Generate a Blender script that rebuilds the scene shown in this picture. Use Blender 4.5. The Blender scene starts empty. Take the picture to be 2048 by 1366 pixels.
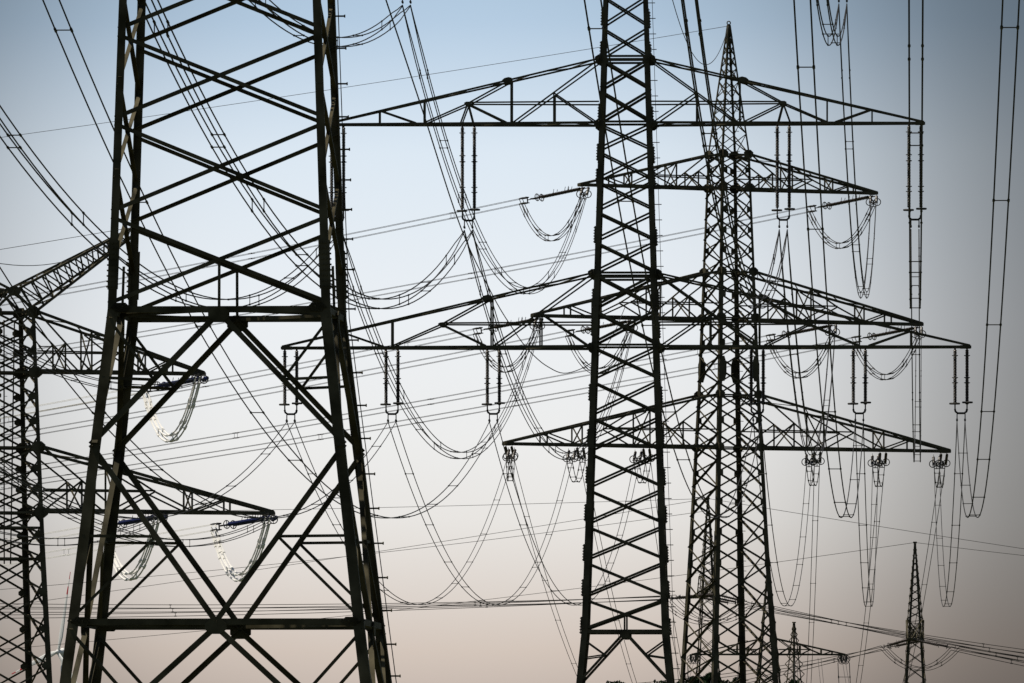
import bpy, bmesh, math, random
from mathutils import Vector as V, Matrix
random.seed(7)
sc = bpy.context.scene
COL = sc.collection

# ------------------------------------------------------------------ camera
F = 22000.0          # focal length in photograph pixels (2048 wide)
HY = 1650.0          # row of the true horizon, below the frame
K = 0.6875           # distances below are written for a 32000 px focal length and scaled by this
CZ = 1.7
cd = bpy.data.cameras.new('camera'); cam = bpy.data.objects.new('camera', cd); COL.objects.link(cam)
cam.location = (0, 0, CZ); cam.rotation_euler = (math.radians(90), 0, 0)
cd.sensor_width = 36.0; cd.lens = 36.0 * F / 2048.0
cd.shift_x = 0.0; cd.shift_y = (HY - 683.0) / 2048.0
cd.clip_start = 1.0; cd.clip_end = 60000.0
sc.camera = cam

# ------------------------------------------------------------------ light
SUN = V((-0.38, 0.10, 0.92)).normalized()
SUN_EL = math.asin(SUN.z); SUN_ROT = math.atan2(SUN.x, SUN.y)
ld = bpy.data.lights.new('sun', 'SUN'); ld.energy = 5.0; ld.angle = math.radians(0.5); ld.color = (1.0, 0.93, 0.80)
lo = bpy.data.objects.new('sun', ld); COL.objects.link(lo)
lo.rotation_euler = SUN.to_track_quat('Z', 'Y').to_euler(); lo.location = (0, 0, 200)

w = bpy.data.worlds.new('World'); sc.world = w; w.use_nodes = True
nt = w.node_tree; N = nt.nodes; L = nt.links; N.clear()
def math_node(op, a, b=None, clamp=False):
    n = N.new('ShaderNodeMath'); n.operation = op; n.use_clamp = clamp
    for i, v in enumerate((a, b)):
        if v is None: continue
        if isinstance(v, (int, float)): n.inputs[i].default_value = v
        else: L.new(v, n.inputs[i])
    return n.outputs[0]
sky = N.new('ShaderNodeTexSky'); sky.sky_type = 'NISHITA'; sky.sun_disc = False
sky.sun_elevation = SUN_EL; sky.sun_rotation = SUN_ROT; sky.dust_density = 0.5
bg1 = N.new('ShaderNodeBackground'); bg1.inputs[1].default_value = 0.05; L.new(sky.outputs[0], bg1.inputs[0])
tc = N.new('ShaderNodeTexCoord'); sp = N.new('ShaderNodeSeparateXYZ'); L.new(tc.outputs['Generated'], sp.inputs[0])
ysafe = math_node('MAXIMUM', sp.outputs[1], 0.05)
az = math_node('DIVIDE', sp.outputs[0], ysafe)      # tangent of azimuth
el = math_node('DIVIDE', sp.outputs[2], ysafe)      # tangent of elevation
# hazy band of the low sky: colour by elevation
mr = N.new('ShaderNodeMapRange'); mr.inputs[1].default_value = 0.0; mr.inputs[2].default_value = 0.15; L.new(el, mr.inputs[0])
cr = N.new('ShaderNodeValToRGB'); L.new(mr.outputs[0], cr.inputs[0])
def lin(c): return tuple(((x/255.0+0.055)/1.055)**2.4 if x/255.0 > 0.04045 else x/255.0/12.92 for x in c) + (1.0,)
def row_el(r): return (HY - r)/F/0.15
SKY = [(0.0, (180,165,152)), (row_el(1366), (205,191,181)), (row_el(1302), (214,200,189)), (row_el(1040), (233,230,226)), (row_el(883), (237,237,236)),
       (row_el(640), (236,240,244)), (row_el(305), (221,233,244)), (row_el(42), (185,208,230)), (row_el(-150), (172,200,224)), (1.0, (95,140,190))]
e = cr.color_ramp.elements
e[0].position, e[0].color = 0.0, lin(SKY[0][1]); e[1].position, e[1].color = 1.0, lin(SKY[-1][1])
for p, c in SKY[1:-1]:
    k = e.new(p); k.color = lin(c)
# lens vignette put into the sky's brightness, fading around a point left of middle
dx = math_node('MULTIPLY', math_node('SUBTRACT', az, (860-1024)/F), F/1010.0)
dz = math_node('MULTIPLY', math_node('SUBTRACT', el, (HY-700)/F), F/1010.0*0.78)
r2 = math_node('ADD', math_node('MULTIPLY', dx, dx), math_node('MULTIPLY', dz, dz))
fall = math_node('DIVIDE', 1.0, math_node('ADD', 1.0, math_node('POWER', r2, 2.4)))
sm_ = N.new('ShaderNodeMath'); sm_.operation = 'SMOOTH_MAX'; L.new(fall, sm_.inputs[0]); sm_.inputs[1].default_value = 0.24; sm_.inputs[2].default_value = 0.22; fall = sm_.outputs[0]
bg2 = N.new('ShaderNodeBackground'); L.new(cr.outputs[0], bg2.inputs[0]); L.new(fall, bg2.inputs[1])
# band fades into the clear Nishita sky away from the low north
m1 = N.new('ShaderNodeMapRange'); m1.interpolation_type = 'SMOOTHSTEP'; L.new(el, m1.inputs[0])
for i, v in ((1, 0.070), (2, 0.24), (3, 1.0), (4, 0.0)): m1.inputs[i].default_value = v
m2 = N.new('ShaderNodeMapRange'); m2.interpolation_type = 'SMOOTHSTEP'; L.new(math_node('ABSOLUTE', az), m2.inputs[0])
for i, v in ((1, 0.045), (2, 0.24), (3, 1.0), (4, 0.0)): m2.inputs[i].default_value = v
m3 = math_node('GREATER_THAN', sp.outputs[1], 0.0)
mask = math_node('MULTIPLY', math_node('MULTIPLY', m1.outputs[0], m2.outputs[0]), m3)
mx = N.new('ShaderNodeMixShader'); L.new(mask, mx.inputs[0]); L.new(bg1.outputs[0], mx.inputs[1]); L.new(bg2.outputs[0], mx.inputs[2])
out = N.new('ShaderNodeOutputWorld'); L.new(mx.outputs[0], out.inputs[0])
sc.view_settings.view_transform = 'Standard'; sc.view_settings.look = 'None'
sc.view_settings.exposure = 0.0; sc.view_settings.gamma = 1.0; sc.view_settings.use_curve_mapping = False

# ------------------------------------------------------------------ materials
def mat(name, c1, c2=None, rough=0.6, metal=0.0, spec=0.3, scale=3.0):
    m = bpy.data.materials.new(name); m.use_nodes = True
    n = m.node_tree.nodes; l = m.node_tree.links; b = n['Principled BSDF']
    b.inputs['Roughness'].default_value = rough; b.inputs['Metallic'].default_value = metal
    b.inputs['Specular IOR Level'].default_value = spec
    if c2 is None: b.inputs['Base Color'].default_value = (*c1, 1)
    else:
        t = n.new('ShaderNodeTexCoord'); no = n.new('ShaderNodeTexNoise'); no.inputs['Scale'].default_value = scale; no.inputs['Detail'].default_value = 6
        l.new(t.outputs['Object'], no.inputs['Vector'])
        r = n.new('ShaderNodeValToRGB'); r.color_ramp.elements[0].position = 0.35; r.color_ramp.elements[1].position = 0.65
        r.color_ramp.elements[0].color = (*c1, 1); r.color_ramp.elements[1].color = (*c2, 1)
        l.new(no.outputs['Fac'], r.inputs[0]); l.new(r.outputs[0], b.inputs['Base Color'])
    return m
STEEL = mat('weathered_olive_steel', (0.036, 0.031, 0.017), (0.095, 0.082, 0.049), 0.6, 0, 0.05, 1.7)
STEEL2 = mat('weathered_grey_steel', (0.04, 0.035, 0.023), (0.09, 0.079, 0.051), 0.65, 0, 0.05, 0.9)
WIRE = mat('weathered_conductor', (0.03, 0.028, 0.026), None, 0.7, 0, 0.1)
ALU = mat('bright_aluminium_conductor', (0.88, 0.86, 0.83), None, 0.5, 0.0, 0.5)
CERAM = mat('dark_brown_insulator', (0.035, 0.025, 0.02), (0.05, 0.035, 0.028), 0.4, 0, 0.3, 5)
BLUE = mat('blue_insulator', (0.008, 0.016, 0.085), (0.012, 0.022, 0.12), 0.4, 0, 0.4, 5)
FIT = mat('galvanised_fitting', (0.04, 0.037, 0.034), (0.06, 0.056, 0.05), 0.6, 0, 0.15, 4)
WHITE = mat('turbine_white_paint', (0.80, 0.80, 0.79), (0.76, 0.76, 0.75), 0.5, 0, 0.4, 0.1)
RED = mat('turbine_red_paint', (0.55, 0.03, 0.05), (0.50, 0.03, 0.04), 0.5, 0, 0.4, 0.1)
GRASS = mat('dry_grass_field', (0.04, 0.05, 0.02), (0.06, 0.06, 0.03), 0.9, 0, 0.1, 0.02)
LEAF = mat('dark_foliage', (0.025, 0.045, 0.018), (0.05, 0.075, 0.03), 0.8, 0, 0.1, 0.6)
BARK = mat('bark', (0.06, 0.05, 0.04), (0.10, 0.08, 0.06), 0.9, 0, 0.1, 2)
CONC = mat('concrete_foot', (0.30, 0.29, 0.27), (0.38, 0.37, 0.35), 0.9, 0, 0.1, 2)

# ------------------------------------------------------------------ mesh helpers
def nz(v):
    v = V(v); return v.normalized()
class MB:
    def __init__(s): s.v = []; s.f = []
    def ext(s, p0, p1, u, w, u0, u1, w0, w1):
        p0, p1 = V(p0), V(p1); b = len(s.v)
        for p in (p0, p1):
            for a, c in ((u0, w0), (u1, w0), (u1, w1), (u0, w1)): s.v.append(p + u*a + w*c)
        for q in ((3,2,1,0), (4,5,6,7), (0,1,5,4), (1,2,6,5), (2,3,7,6), (3,0,4,7)): s.f.append(tuple(b+i for i in q))
    def bar(s, p0, p1, a, c=None, up=(0,0,1)):
        c = a if c is None else c
        p0, p1 = V(p0), V(p1); d = nz(p1-p0); up = V(up)
        if abs(d.dot(up)) > 0.98: up = V((0,1,0))
        u = nz(d.cross(up)); w = nz(u.cross(d))
        s.ext(p0, p1, u, w, -a/2, a/2, -c/2, c/2)
    def angle(s, p0, p1, n, w, t=None, flip=1, off=0.0, outw=False):
        t = t or max(0.012, w*0.11)
        p0, p1 = V(p0), V(p1); a = nz(p1-p0); n = V(n); n = nz(n - a*n.dot(a)); u = a.cross(n)
        s.ext(p0, p1, u, n, -w/2, w/2, -off-t, -off)
        e0, e1 = (w/2-t, w/2) if flip > 0 else (-w/2, -w/2+t)
        if outw: s.ext(p0, p1, u, n, e0, e1, -off, -off-t+w)
        else: s.ext(p0, p1, u, n, e0, e1, -off-w, -off-t)
    def box(s, c, sx, sy, sz):
        c = V(c); s.ext(c-V((0,0,sz/2)), c+V((0,0,sz/2)), V((1,0,0)), V((0,1,0)), -sx/2, sx/2, -sy/2, sy/2)
    def tube(s, pts, r, k=6, cap=True):
        pts = [V(p) for p in pts]; b = len(s.v); n = len(pts)
        for i, p in enumerate(pts):
            d = nz(pts[min(i+1, n-1)] - pts[max(i-1, 0)])
            up = V((0,0,1)) if abs(d.z) < 0.97 else V((0,1,0))
            u = nz(d.cross(up)); w = u.cross(d); rr = r[i] if isinstance(r, (list, tuple)) else r
            for j in range(k):
                a = 2*math.pi*j/k; s.v.append(p + u*(rr*math.cos(a)) + w*(rr*math.sin(a)))
        for i in range(n-1):
            for j in range(k):
                j2 = (j+1) % k; s.f.append((b+i*k+j, b+i*k+j2, b+(i+1)*k+j2, b+(i+1)*k+j))
        if cap:
            s.f.append(tuple(b+j for j in range(k))[::-1]); s.f.append(tuple(b+(n-1)*k+j for j in range(k)))
    def torus(s, c, axis, R, r, n=20, k=6):
        c = V(c); axis = nz(axis); up = V((0,0,1)) if abs(axis.z) < 0.9 else V((1,0,0))
        u = nz(axis.cross(up)); w = axis.cross(u); b = len(s.v)
        for i in range(n):
            a = 2*math.pi*i/n; d = u*math.cos(a) + w*math.sin(a)
            for j in range(k):
                q = 2*math.pi*j/k; s.v.append(c + d*(R + r*math.cos(q)) + axis*(r*math.sin(q)))
        for i in range(n):
            for j in range(k):
                i2 = (i+1) % n; j2 = (j+1) % k
                s.f.append((b+i*k+j, b+i2*k+j, b+i2*k+j2, b+i*k+j2))
    def poly(s, c, n, u, R1, R2, t, k=8, a0=0.3927):
        """flat k-sided plate, half sizes R1 along u and R2 across, thickness t along n"""
        c = V(c); n = nz(n); u = V(u); u = nz(u - n*u.dot(n)); w = n.cross(u); b = len(s.v)
        for h in (-t/2, t/2):
            for j in range(k):
                a = a0 + 2*math.pi*j/k; s.v.append(c + u*(R1*math.cos(a)) + w*(R2*math.sin(a)) + n*h)
        s.f.append(tuple(b+j for j in range(k))[::-1]); s.f.append(tuple(b+k+j for j in range(k)))
        for j in range(k):
            j2 = (j+1) % k; s.f.append((b+j, b+j2, b+k+j2, b+k+j))
    def mesh(s, name, m):
        me = bpy.data.meshes.new(name); me.from_pydata([tuple(v) for v in s.v], [], s.f); me.materials.append(m); me.update(); return me
    def build(s, name, m, parent=None):
        o = bpy.data.objects.new(name, s.mesh(name, m)); COL.objects.link(o)
        if parent: o.parent = parent
        return o
def link(name, me, parent=None, loc=(0,0,0)):
    o = bpy.data.objects.new(name, me); COL.objects.link(o); o.location = loc
    if parent: o.parent = parent
    return o
def tag(o, label, cat, group=None):
    o['label'] = label; o['category'] = cat
    if group: o['group'] = group
    return o
def thing(name, label, cat, loc=(0,0,0), rz=0.0, group=None):
    o = bpy.data.objects.new(name, None); COL.objects.link(o); o.location = loc; o.rotation_euler = (0, 0, rz)
    o.empty_display_size = 1.0
    return tag(o, label, cat, group)
def copy_thing(root, label):
    r = root.copy(); COL.objects.link(r); r['label'] = label
    for ch in root.children:
        c = ch.copy(); COL.objects.link(c); c.parent = r
        for g in ch.children:
            d = g.copy(); COL.objects.link(d); d.parent = c
    return r
def P(px, py, D):
    D = D*K
    return V(((px-1024.0)/F*D, D, CZ + (HY-py)/F*D))
def smooth(a, b, x):
    t = min(1.0, max(0.0, (x-a)/(b-a))); return t*t*(3-2*t)
def ground_h(x, y): return 5.0*smooth(1000, 1480, y)
def interp(tab, x):
    if x <= tab[0][0]: (x0,y0),(x1,y1) = tab[0], tab[1]
    elif x >= tab[-1][0]: (x0,y0),(x1,y1) = tab[-2], tab[-1]
    else:
        for (x0,y0),(x1,y1) in zip(tab, tab[1:]):
            if x0 <= x <= x1: break
    return y0 + (y1-y0)*(x-x0)/(x1-x0)

# ------------------------------------------------------------------ ground
g = MB()
ys = [-3000, -500, 0, 200, 500, 800, 950, 1000, 1060, 1120, 1180, 1240, 1300, 1360, 1420, 1480, 1600, 2000, 3200, 4500, 7000, 11000, 18000, 30000]
xs = [-15000, -8000, -4000, -2000, -1000, -500, -250, -100, 0, 100, 250, 500, 1000, 2000, 4000, 8000, 15000]
for y in ys:
    for x in xs: g.v.append(V((x, y, ground_h(x, y))))
nx = len(xs)
for j in range(len(ys)-1):
    for i in range(nx-1): g.f.append((j*nx+i, j*nx+i+1, (j+1)*nx+i+1, (j+1)*nx+i))
go = g.build('ground', GRASS); go['kind'] = 'structure'

# ------------------------------------------------------------------ pylon kit
class Pylon:
    """square lattice body. Heights are given as photograph rows at the pylon's distance, widths as photograph pixels there."""
    def __init__(s, name, label, cx, D, yaw, tab, base=0.0, m=STEEL, near=False):
        s.cx, s.D, s.yaw, s.tab, s.m = cx, D, math.radians(yaw), tab, m
        s.k = F/D; s.X = (cx-1024.0)/s.k; s.base = base; s.near = near
        s.root = thing(name, label, 'pylon', (s.X, D, base), s.yaw)
        s.mw = Matrix.Translation((s.X, D, base)) @ Matrix.Rotation(s.yaw, 4, 'Z')
    def h(s, row): return interp(s.tab, row)/s.k           # half width
    def z(s, row):
        D = s.D - s.h(row) if s.near else s.D
        return CZ + (HY-row)/F*D - s.base
    def c(s, sx, sy, row): h = s.h(row); return V((sx*h, sy*h, s.z(row)))
    def world(s, p): return s.mw @ V(p)
    def leg(s, rows, wt, bolts=False):
        for sx in (-1, 1):
            for sy in (-1, 1):
                mb = MB()
                for r0, r1 in zip(rows, rows[1:]):
                    w = interp(wt, (r0+r1)/2); t = w*0.13
                    p0, p1 = s.c(sx, sy, r0), s.c(sx, sy, r1)
                    ex, ey = V((-sx,0,0)), V((0,-sy,0))
                    mb.ext(p0, p1, ex, ey, 0, w, 0, t); mb.ext(p0, p1, ex, ey, 0, t, t, w)
                mb.build('leg', s.m, s.root)
    FACES = ((0,-1), (0,1), (-1,0), (1,0))
    def ends(s, f, row):
        if f[0] == 0: return s.c(-1, f[1], row), s.c(1, f[1], row)
        return s.c(f[0], -1, row), s.c(f[0], 1, row)
    def mid(s, f, row): a, b = s.ends(f, row); return (a+b)/2
    def xpanel(s, f, r0, r1, w, split=False, mbs=None, name='cross_brace', off=0.03, outw=False):
        n = V((f[0], f[1], 0)); a0, b0 = s.ends(f, r0); a1, b1 = s.ends(f, r1)
        m1 = mbs or MB(); m1.angle(a0, b1, n, w, None, 1, off, outw)
        m2 = m1 if (mbs or not split) else MB(); m2.angle(b0, a1, n, w, None, -1, off + max(0.012, w*0.11) + 0.004, outw)
        if mbs: return
        m1.build(name, s.m, s.root)
        if split: m2.build(name, s.m, s.root)
    def gusset(s, sx, sy, row, R1, R2, t=0.02, both=True, k=8, shift=0.0):
        p = s.c(sx, sy, row); a0 = math.pi/4 if k == 4 else 0.3927
        mb = MB(); mb.poly(p + V((-sx*shift, sy*0.012, 0)), (0, sy, 0), (1,0,0), R1, R2, t, k, a0); mb.build('gusset_plate', s.m, s.root)
        if both:
            mb = MB(); mb.poly(p + V((sx*0.012, -sy*shift, 0)), (sx, 0, 0), (0,1,0), R1, R2, t, k, a0); mb.build('gusset_plate', s.m, s.root)
    def ring(s, row, w, dbl=0.0, faces=None, name='horizontal_beam'):
        for f in (faces or s.FACES):
            a, b = s.ends(f, row); n = V((f[0], f[1], 0))
            for d in ((0.0, dbl) if dbl else (0.0,)):
                mb = MB(); dv = V((0,0,d)); mb.angle(a-dv, b-dv, n, w, None, 1, 0.035); mb.build(name, s.m, s.root)
    def foot(s, row):
        for sx in (-1, 1):
            for sy in (-1, 1):
                mb = MB(); p = s.c(sx, sy, row); mb.tube([(p.x, p.y, -0.5), (p.x, p.y, 0.35)], 0.6, 12); mb.build('foundation', CONC, s.root)

# arm layout: (x, y) pairs; x runs 0..596 from the pylon axis to the tip, y 0 at the lower chord, 129 at the root of the upper chord
def make_arm(py, L, yb, yt, wc, wb, sides=(-1, 1), cross=False, vs=None, tipd=0.22, ct=0.8):
    k = py.k; hb, ht = py.h(yb), py.h(yt); zb, zt = py.z(yb), py.z(yt); Lm = L/k
    for sg in sides:
        x0 = hb
        def pt(x, y, fb):       # x in 0..1 along from body face to tip, y 0..1
            X = x0 + (Lm-x0)*x; dep = hb + (tipd-hb)*x
            return V((sg*X, fb*dep, zb + (zt-zb)*y))
        mb = MB()
        for fb in (-1, 1):
            mb.bar(pt(0,0,fb), pt(1,0,fb), wc, wc)
            top0 = V((sg*ht, fb*ht, zt)); mb.bar(top0, pt(1,0.02,fb), wc*ct, wc*ct)
        mb.bar(pt(1,0,-1), pt(1,0,1), wc, wc)
        mb.box(pt(0.985, 0.0, 0), 0.06*Lm*0.5, tipd*2.6, wc*1.25)
        arm = mb.build('crossarm', py.m, py.root)
        def topy(x): return 1 - x*0.98
        X = lambda px: (px-50.0)/546.0
        def sub(name, segs, w=wb):
            for fb in (-1, 1):
                for i in range(0, len(segs), 2):
                    m2 = MB()
                    for (xa, ya), (xb_, yb_) in segs[i:i+2]: m2.bar(pt(xa, ya, fb), pt(xb_, yb_, fb), w, w)
                    m2.build(name, py.m, arm)
        Y = lambda yy: yy/129.0
        sub('post', [((X(227), 0), (X(227), topy(X(227))))])
        sub('post', [((X(402), 0), (X(402), topy(X(402))))])
        sub('post', [((X(492), 0), (X(492), topy(X(492))))])
        sub('post', [((X(141), 0), (X(141), Y(60)))])
        sub('diagonal', [((0, Y(126)), (X(222), Y(2)))])
        sub('diagonal', [((X(141), Y(60)), (X(58), Y(3)))])
        sub('diagonal', [((X(237), topy(X(237))-0.03), (X(314), Y(40))), ((X(314), Y(40)), (X(402), Y(2)))])
        sub('diagonal', [((X(314), Y(40)), (X(236), Y(2)))])
        sub('diagonal', [((X(490), topy(X(490))), (X(418), Y(2)))])
        sub('brace_rail', [((0, Y(42)), (X(314), Y(42)))])
        if vs:
            sub('hanger', [((X(314), Y(40)), (X(vs[0]), Y(2))), ((X(314), Y(40)), (X(vs[1]), Y(2)))])
        # lacing between the two lower chords and cross frames
        m3 = MB(); n = 9
        for i in range(n):
            a, b = i/n, (i+1)/n; q = 1 if i % 2 else -1
            m3.bar(pt(a, 0, -q), pt(b, 0, q), wb*0.8)
            m3.bar(pt(a, topy(a), q), pt(b, topy(b), -q), wb*0.6)
        m3.build('lacing', py.m, arm)
        if cross:
            for xx in (227, 402, 141):
                m4 = MB(); t = topy(X(xx)) if xx != 141 else Y(60)
                m4.bar(pt(X(xx), 0, -1), pt(X(xx), t, 1), wb*0.8); m4.bar(pt(X(xx), 0, 1), pt(X(xx), t, -1), wb*0.8)
                m4.build('cross_frame', py.m, arm)
        if not cross:
            for (xx, yy, R) in ((227+8, None, 0.27), (314, 40, 0.19)):
                for fb in (-1, 1):
                    m5 = MB(); x = X(xx); yv = topy(x) if yy is None else Y(yy)
                    m5.poly(pt(x, yv, fb) + V((0, fb*(wb/2+0.012), 0)), (0,1,0), (1, 0, -0.25*sg if yy is None else 0), R, R*0.5, 0.02); m5.build('gusset_plate', py.m, arm)

# ================================================================== PYLON 1 (nearest)
D1 = 333.0*K
T1 = Pylon('lattice_pylon', 'nearest, largest dark lattice pylon with its heavy X bracing, left of centre', 456.5, D1, -3.4,
           [(0, 200.5), (617, 221), (1245, 293), (1366, 308)], 0.0, STEEL, True)
GR = HY + CZ*F/D1      # row of the ground at this distance
T1.leg([-460, 480], [(0, 0.165), (617, 0.165)]); T1.leg([480, 617], [(0, 0.18), (617, 0.18)])
T1.leg([617, 1245, GR], [(617, 0.21), (1245, 0.22)])
fr = [-455, -290, -112, 62, 240, 427, 612]
for a, b in zip(fr, fr[1:]):
    for f in ((0,-1), (0,1)): T1.xpanel(f, a+6, b-6, 0.082, True, None, 'brace')
sd = [-380, -200, -20, 160, 345, 530]
for a, b in zip(sd, sd[1:]):
    for f in ((-1,0), (1,0)): T1.xpanel(f, a+4, b-4, 0.085, True, None, 'brace')
def t1_brace(p, q, f, w, off=0.03, flip=1, name='brace'):
    mb = MB(); mb.angle(p, q, (f[0], f[1], 0), w, None, flip, off); mb.build(name, STEEL, T1.root)
def lerp(a, b, t): return a + (b-a)*t
for f in T1.FACES:
    A, M, B, C2 = 618.0, 888.0, 1243.0, 1560.0
    for row in (A, B):
        a, b = T1.ends(f, row); mb = MB(); n = V((f[0], f[1], 0))
        mb.angle(a, b, n, 0.13, 0.014, 1, 0.045); mb.build('horizontal_beam', STEEL, T1.root)
    # hangers from the crossing of the lowest X to the beam
    m0 = T1.mid(f, A); mh = T1.mid(f, 521)
    t1_brace(m0, mh, f, 0.055, 0.06)
    gm = MB(); n = V((f[0], f[1], 0)); u = V((f[1], f[0], 0))
    for row in (A, B):
        gm = MB(); m_ = T1.mid(f, row); gm.poly(m_ + n*0.004 - V((0,0,0.10)), n, u, 0.24, 0.17, 0.018, 8); gm.build('gusset_plate', STEEL, T1.root)
    mA, mB = T1.mid(f, A+6), T1.mid(f, B)
    for i in (0, 1):
        cA, cM, cB, cC = (T1.ends(f, r)[i] for r in (A+14, M, B, C2))
        fl = 1 if i else -1
        t1_brace(mA, cM, f, 0.115, 0.03, fl, 'main_diagonal'); t1_brace(cM, mB, f, 0.115, 0.035, fl if f[0] == 0 else -fl, 'main_diagonal')
        t1_brace(mB - V((0,0,0.1)), cC, f, 0.115, 0.03, fl, 'main_diagonal')
        k1, k2, k3 = lerp(mA, cM, 0.51), lerp(cM, mB, 0.52), lerp(mB, cC, 0.5)
        t1_brace(cA, k1, f, 0.06, 0.055, fl); t1_brace(T1.ends(f, 754)[i], k1, f, 0.06, 0.06)
        t1_brace(cB, k2, f, 0.06, 0.055, fl); t1_brace(T1.ends(f, 1071)[i], k2, f, 0.06, 0.06)
        t1_brace(T1.ends(f, B+12)[i], k3, f, 0.07, 0.055, fl); t1_brace(T1.ends(f, 1405)[i], k3, f, 0.06, 0.06)
        t1_brace(cC, lerp(T1.ends(f, GR-8)[1-i], T1.ends(f, GR-8)[i], 0.52), f, 0.10, 0.03 + 0.02*i, fl)
    t1_brace(T1.ends(f, C2)[0], T1.ends(f, C2)[1], f, 0.10, 0.05, 1, 'horizontal_beam')
# plan bracing at both beams
for row in (616, 1240):
    ms = [T1.mid(f, row) for f in T1.FACES]
    for i, j in ((0,2), (0,3), (1,2), (1,3)):
        mb = MB(); mb.angle(ms[i], ms[j], (0,0,1), 0.07, None, 1, 0.0); mb.build('plan_brace', STEEL, T1.root)
for sx in (-1, 1):
    for sy in (-1, 1):
        for row in (614, 1243):
            p = T1.c(sx, sy, row); mb = MB()
            mb.poly(p + V((-sx*0.27, sy*0.008, 0)), (0, sy, 0), (1,0,0), 0.20, 0.11, 0.016, 6, 0.0)
            for i in range(4): q = p + V((-sx*(0.08+0.075*i), 0, 0.03*(i%2)-0.015)); mb.tube([q, q + V((0, sy*0.045, 0))], 0.018, 6); mb.build('gusset_plate', STEEL, T1.root)
        # bolted splice
        mb = MB(); a, b = T1.c(sx, sy, 480), T1.c(sx, sy, 578)
        ex, ey = V((-sx,0,0)), V((0,-sy,0))
        mb.ext(a, b, ex, ey, -0.018, 0.20, -0.018, -0.002); mb.ext(a, b, ex, ey, -0.018, -0.002, -0.001, 0.20)
        for i in range(9):
            q = lerp(a, b, (i+0.5)/9)
            for d in (0.05, 0.13):
                mb.tube([q + ex*d - ey*0.010, q + ex*d - ey*0.05], 0.019, 6); mb.tube([q + ey*d - ex*0.010, q + ey*d - ex*0.05], 0.019, 6)
        mb.build('splice_plate', STEEL, T1.root)
# step bolts and the fall-arrest cable on the far right leg
sb = MB(); sb.tube([(0,0,0), (0.20,0,0.0)], 0.020, 6); sb.tube([(0.19,0,0), (0.215,0,0)], 0.036, 6); sbm = sb.mesh('step_bolt', STEEL)
rows = [-70, -4, 61, 133, 200, 266, 328, 388, 448, 510, 590, 653, 719, 785, 852, 924, 994, 1065, 1135, 1202, 1271, 1336, 1402, 1470]
for r in rows:
    p = T1.c(1, 1, r+8); link('step_bolt', sbm, T1.root, p + V((-0.01, -0.08, 0)))
mb = MB(); mb.tube([T1.c(1, 1, r) + V((0.06 + 0.03*smooth(617, 1300, r), -0.08, 0)) for r in (-200, 300, 617, 1000, 1500)], 0.010, 6); mb.build('safety_cable', FIT, T1.root)
T1.foot(GR)

# ================================================================== PYLON 2 (suspension, centre)
D2 = 800.0*K
T2 = Pylon('lattice_pylon', 'tall slim suspension pylon in the centre with long flat crossarms and hanging insulators', 1251.5, D2, -2.2,
           [(-500, 4), (-300, 34), (0, 44), (695, 66), (1265, 86), (1366, 96), (2000, 160)], 0.0, STEEL2)
GR2 = HY + CZ*40
T2.leg([-500, -300, 120, 548, 1000, 1265], [(-500, 0.12), (-300, 0.18), (0, 0.22), (600, 0.27), (1200, 0.30)])
T2.leg([1265, 1480, GR2], [(1265, 0.30), (1800, 0.32)])
nodes = [-300, -240, -180, -120, -62, -8, 55, 118, 181, 247, 302, 362, 422, 483, 548, 619, 692, 760, 832, 904, 977, 1050, 1122, 1196, 1263]
for i, (a, b) in enumerate(zip(nodes, nodes[1:])):
    wdt = 0.085 + 0.03*(i/len(nodes)) + (0.03 if 118 <= a < 247 or 548 <= a < 692 else 0)
    for f in T2.FACES: T2.xpanel(f, a+3, b-3, wdt)
for f in T2.FACES:
    mb = MB()
    for a, b in ((-495, -440), (-440, -390), (-390, -345), (-345, -300)): T2.xpanel(f, a, b, 0.06, False, mb)
    mb.build('peak_lattice', STEEL2, T2.root)
for row, dbl in ((115, 0.2), (246, 0.0), (548, 0.22), (692, 0.0), (-320, 0), (-205, 0)): T2.ring(row, 0.11, dbl)
T2.ring(1264, 0.18)
for row in (120, 250, 549, 696):
    for sx in (-1, 1):
        for sy in (-1, 1): T2.gusset(sx, sy, row, 0.34 if row in (120, 549) else 0.28, 0.22, 0.025)
for f in T2.FACES:
    n = V((f[0], f[1], 0))
    def br(p, q, w, name='brace', o=0.03):
        mb = MB(); mb.angle(p, q, n, w, None, 1, o); mb.build(name, STEEL2, T2.root)
    m0 = T2.mid(f, 1266); br(m0, T2.mid(f, 1230), 0.09)
    gm = MB(); gm.poly(m0 + n*0.01 - V((0,0,0.12)), n, V((f[1], f[0], 0)), 0.26, 0.2, 0.02); gm.build('gusset_plate', STEEL2, T2.root)
    for i in (0, 1):
        cC = T2.ends(f, 1372)[i]; br(m0, cC, 0.13, 'main_diagonal')
        k1 = lerp(m0, cC, 0.42); br(T2.ends(f, 1277)[i], k1, 0.09, 'brace', 0.05); br(T2.ends(f, 1318)[i], k1, 0.07, 'brace', 0.06)
        br(cC, T2.mid(f, 1480), 0.13, 'main_diagonal'); br(T2.mid(f, 1480), T2.ends(f, 1600)[i], 0.13, 'main_diagonal')
        br(T2.ends(f, 1600)[i], lerp(T2.ends(f, 1710)[1-i], T2.ends(f, 1710)[i], 0.6), 0.13, 'main_diagonal', 0.03 + 0.03*i)
    br(T2.ends(f, 1480)[0], T2.ends(f, 1480)[1], 0.14, 'horizontal_beam', 0.06); br(T2.ends(f, 1600)[0], T2.ends(f, 1600)[1], 0.14, 'horizontal_beam', 0.06)
make_arm(T2, 596, 248, 119, 0.125, 0.075, vs=(304, 328), ct=0.72)
make_arm(T2, 688, 695, 548, 0.13, 0.08, ct=0.72)
make_arm(T2, 458, -205, -320, 0.15, 0.085)
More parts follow.
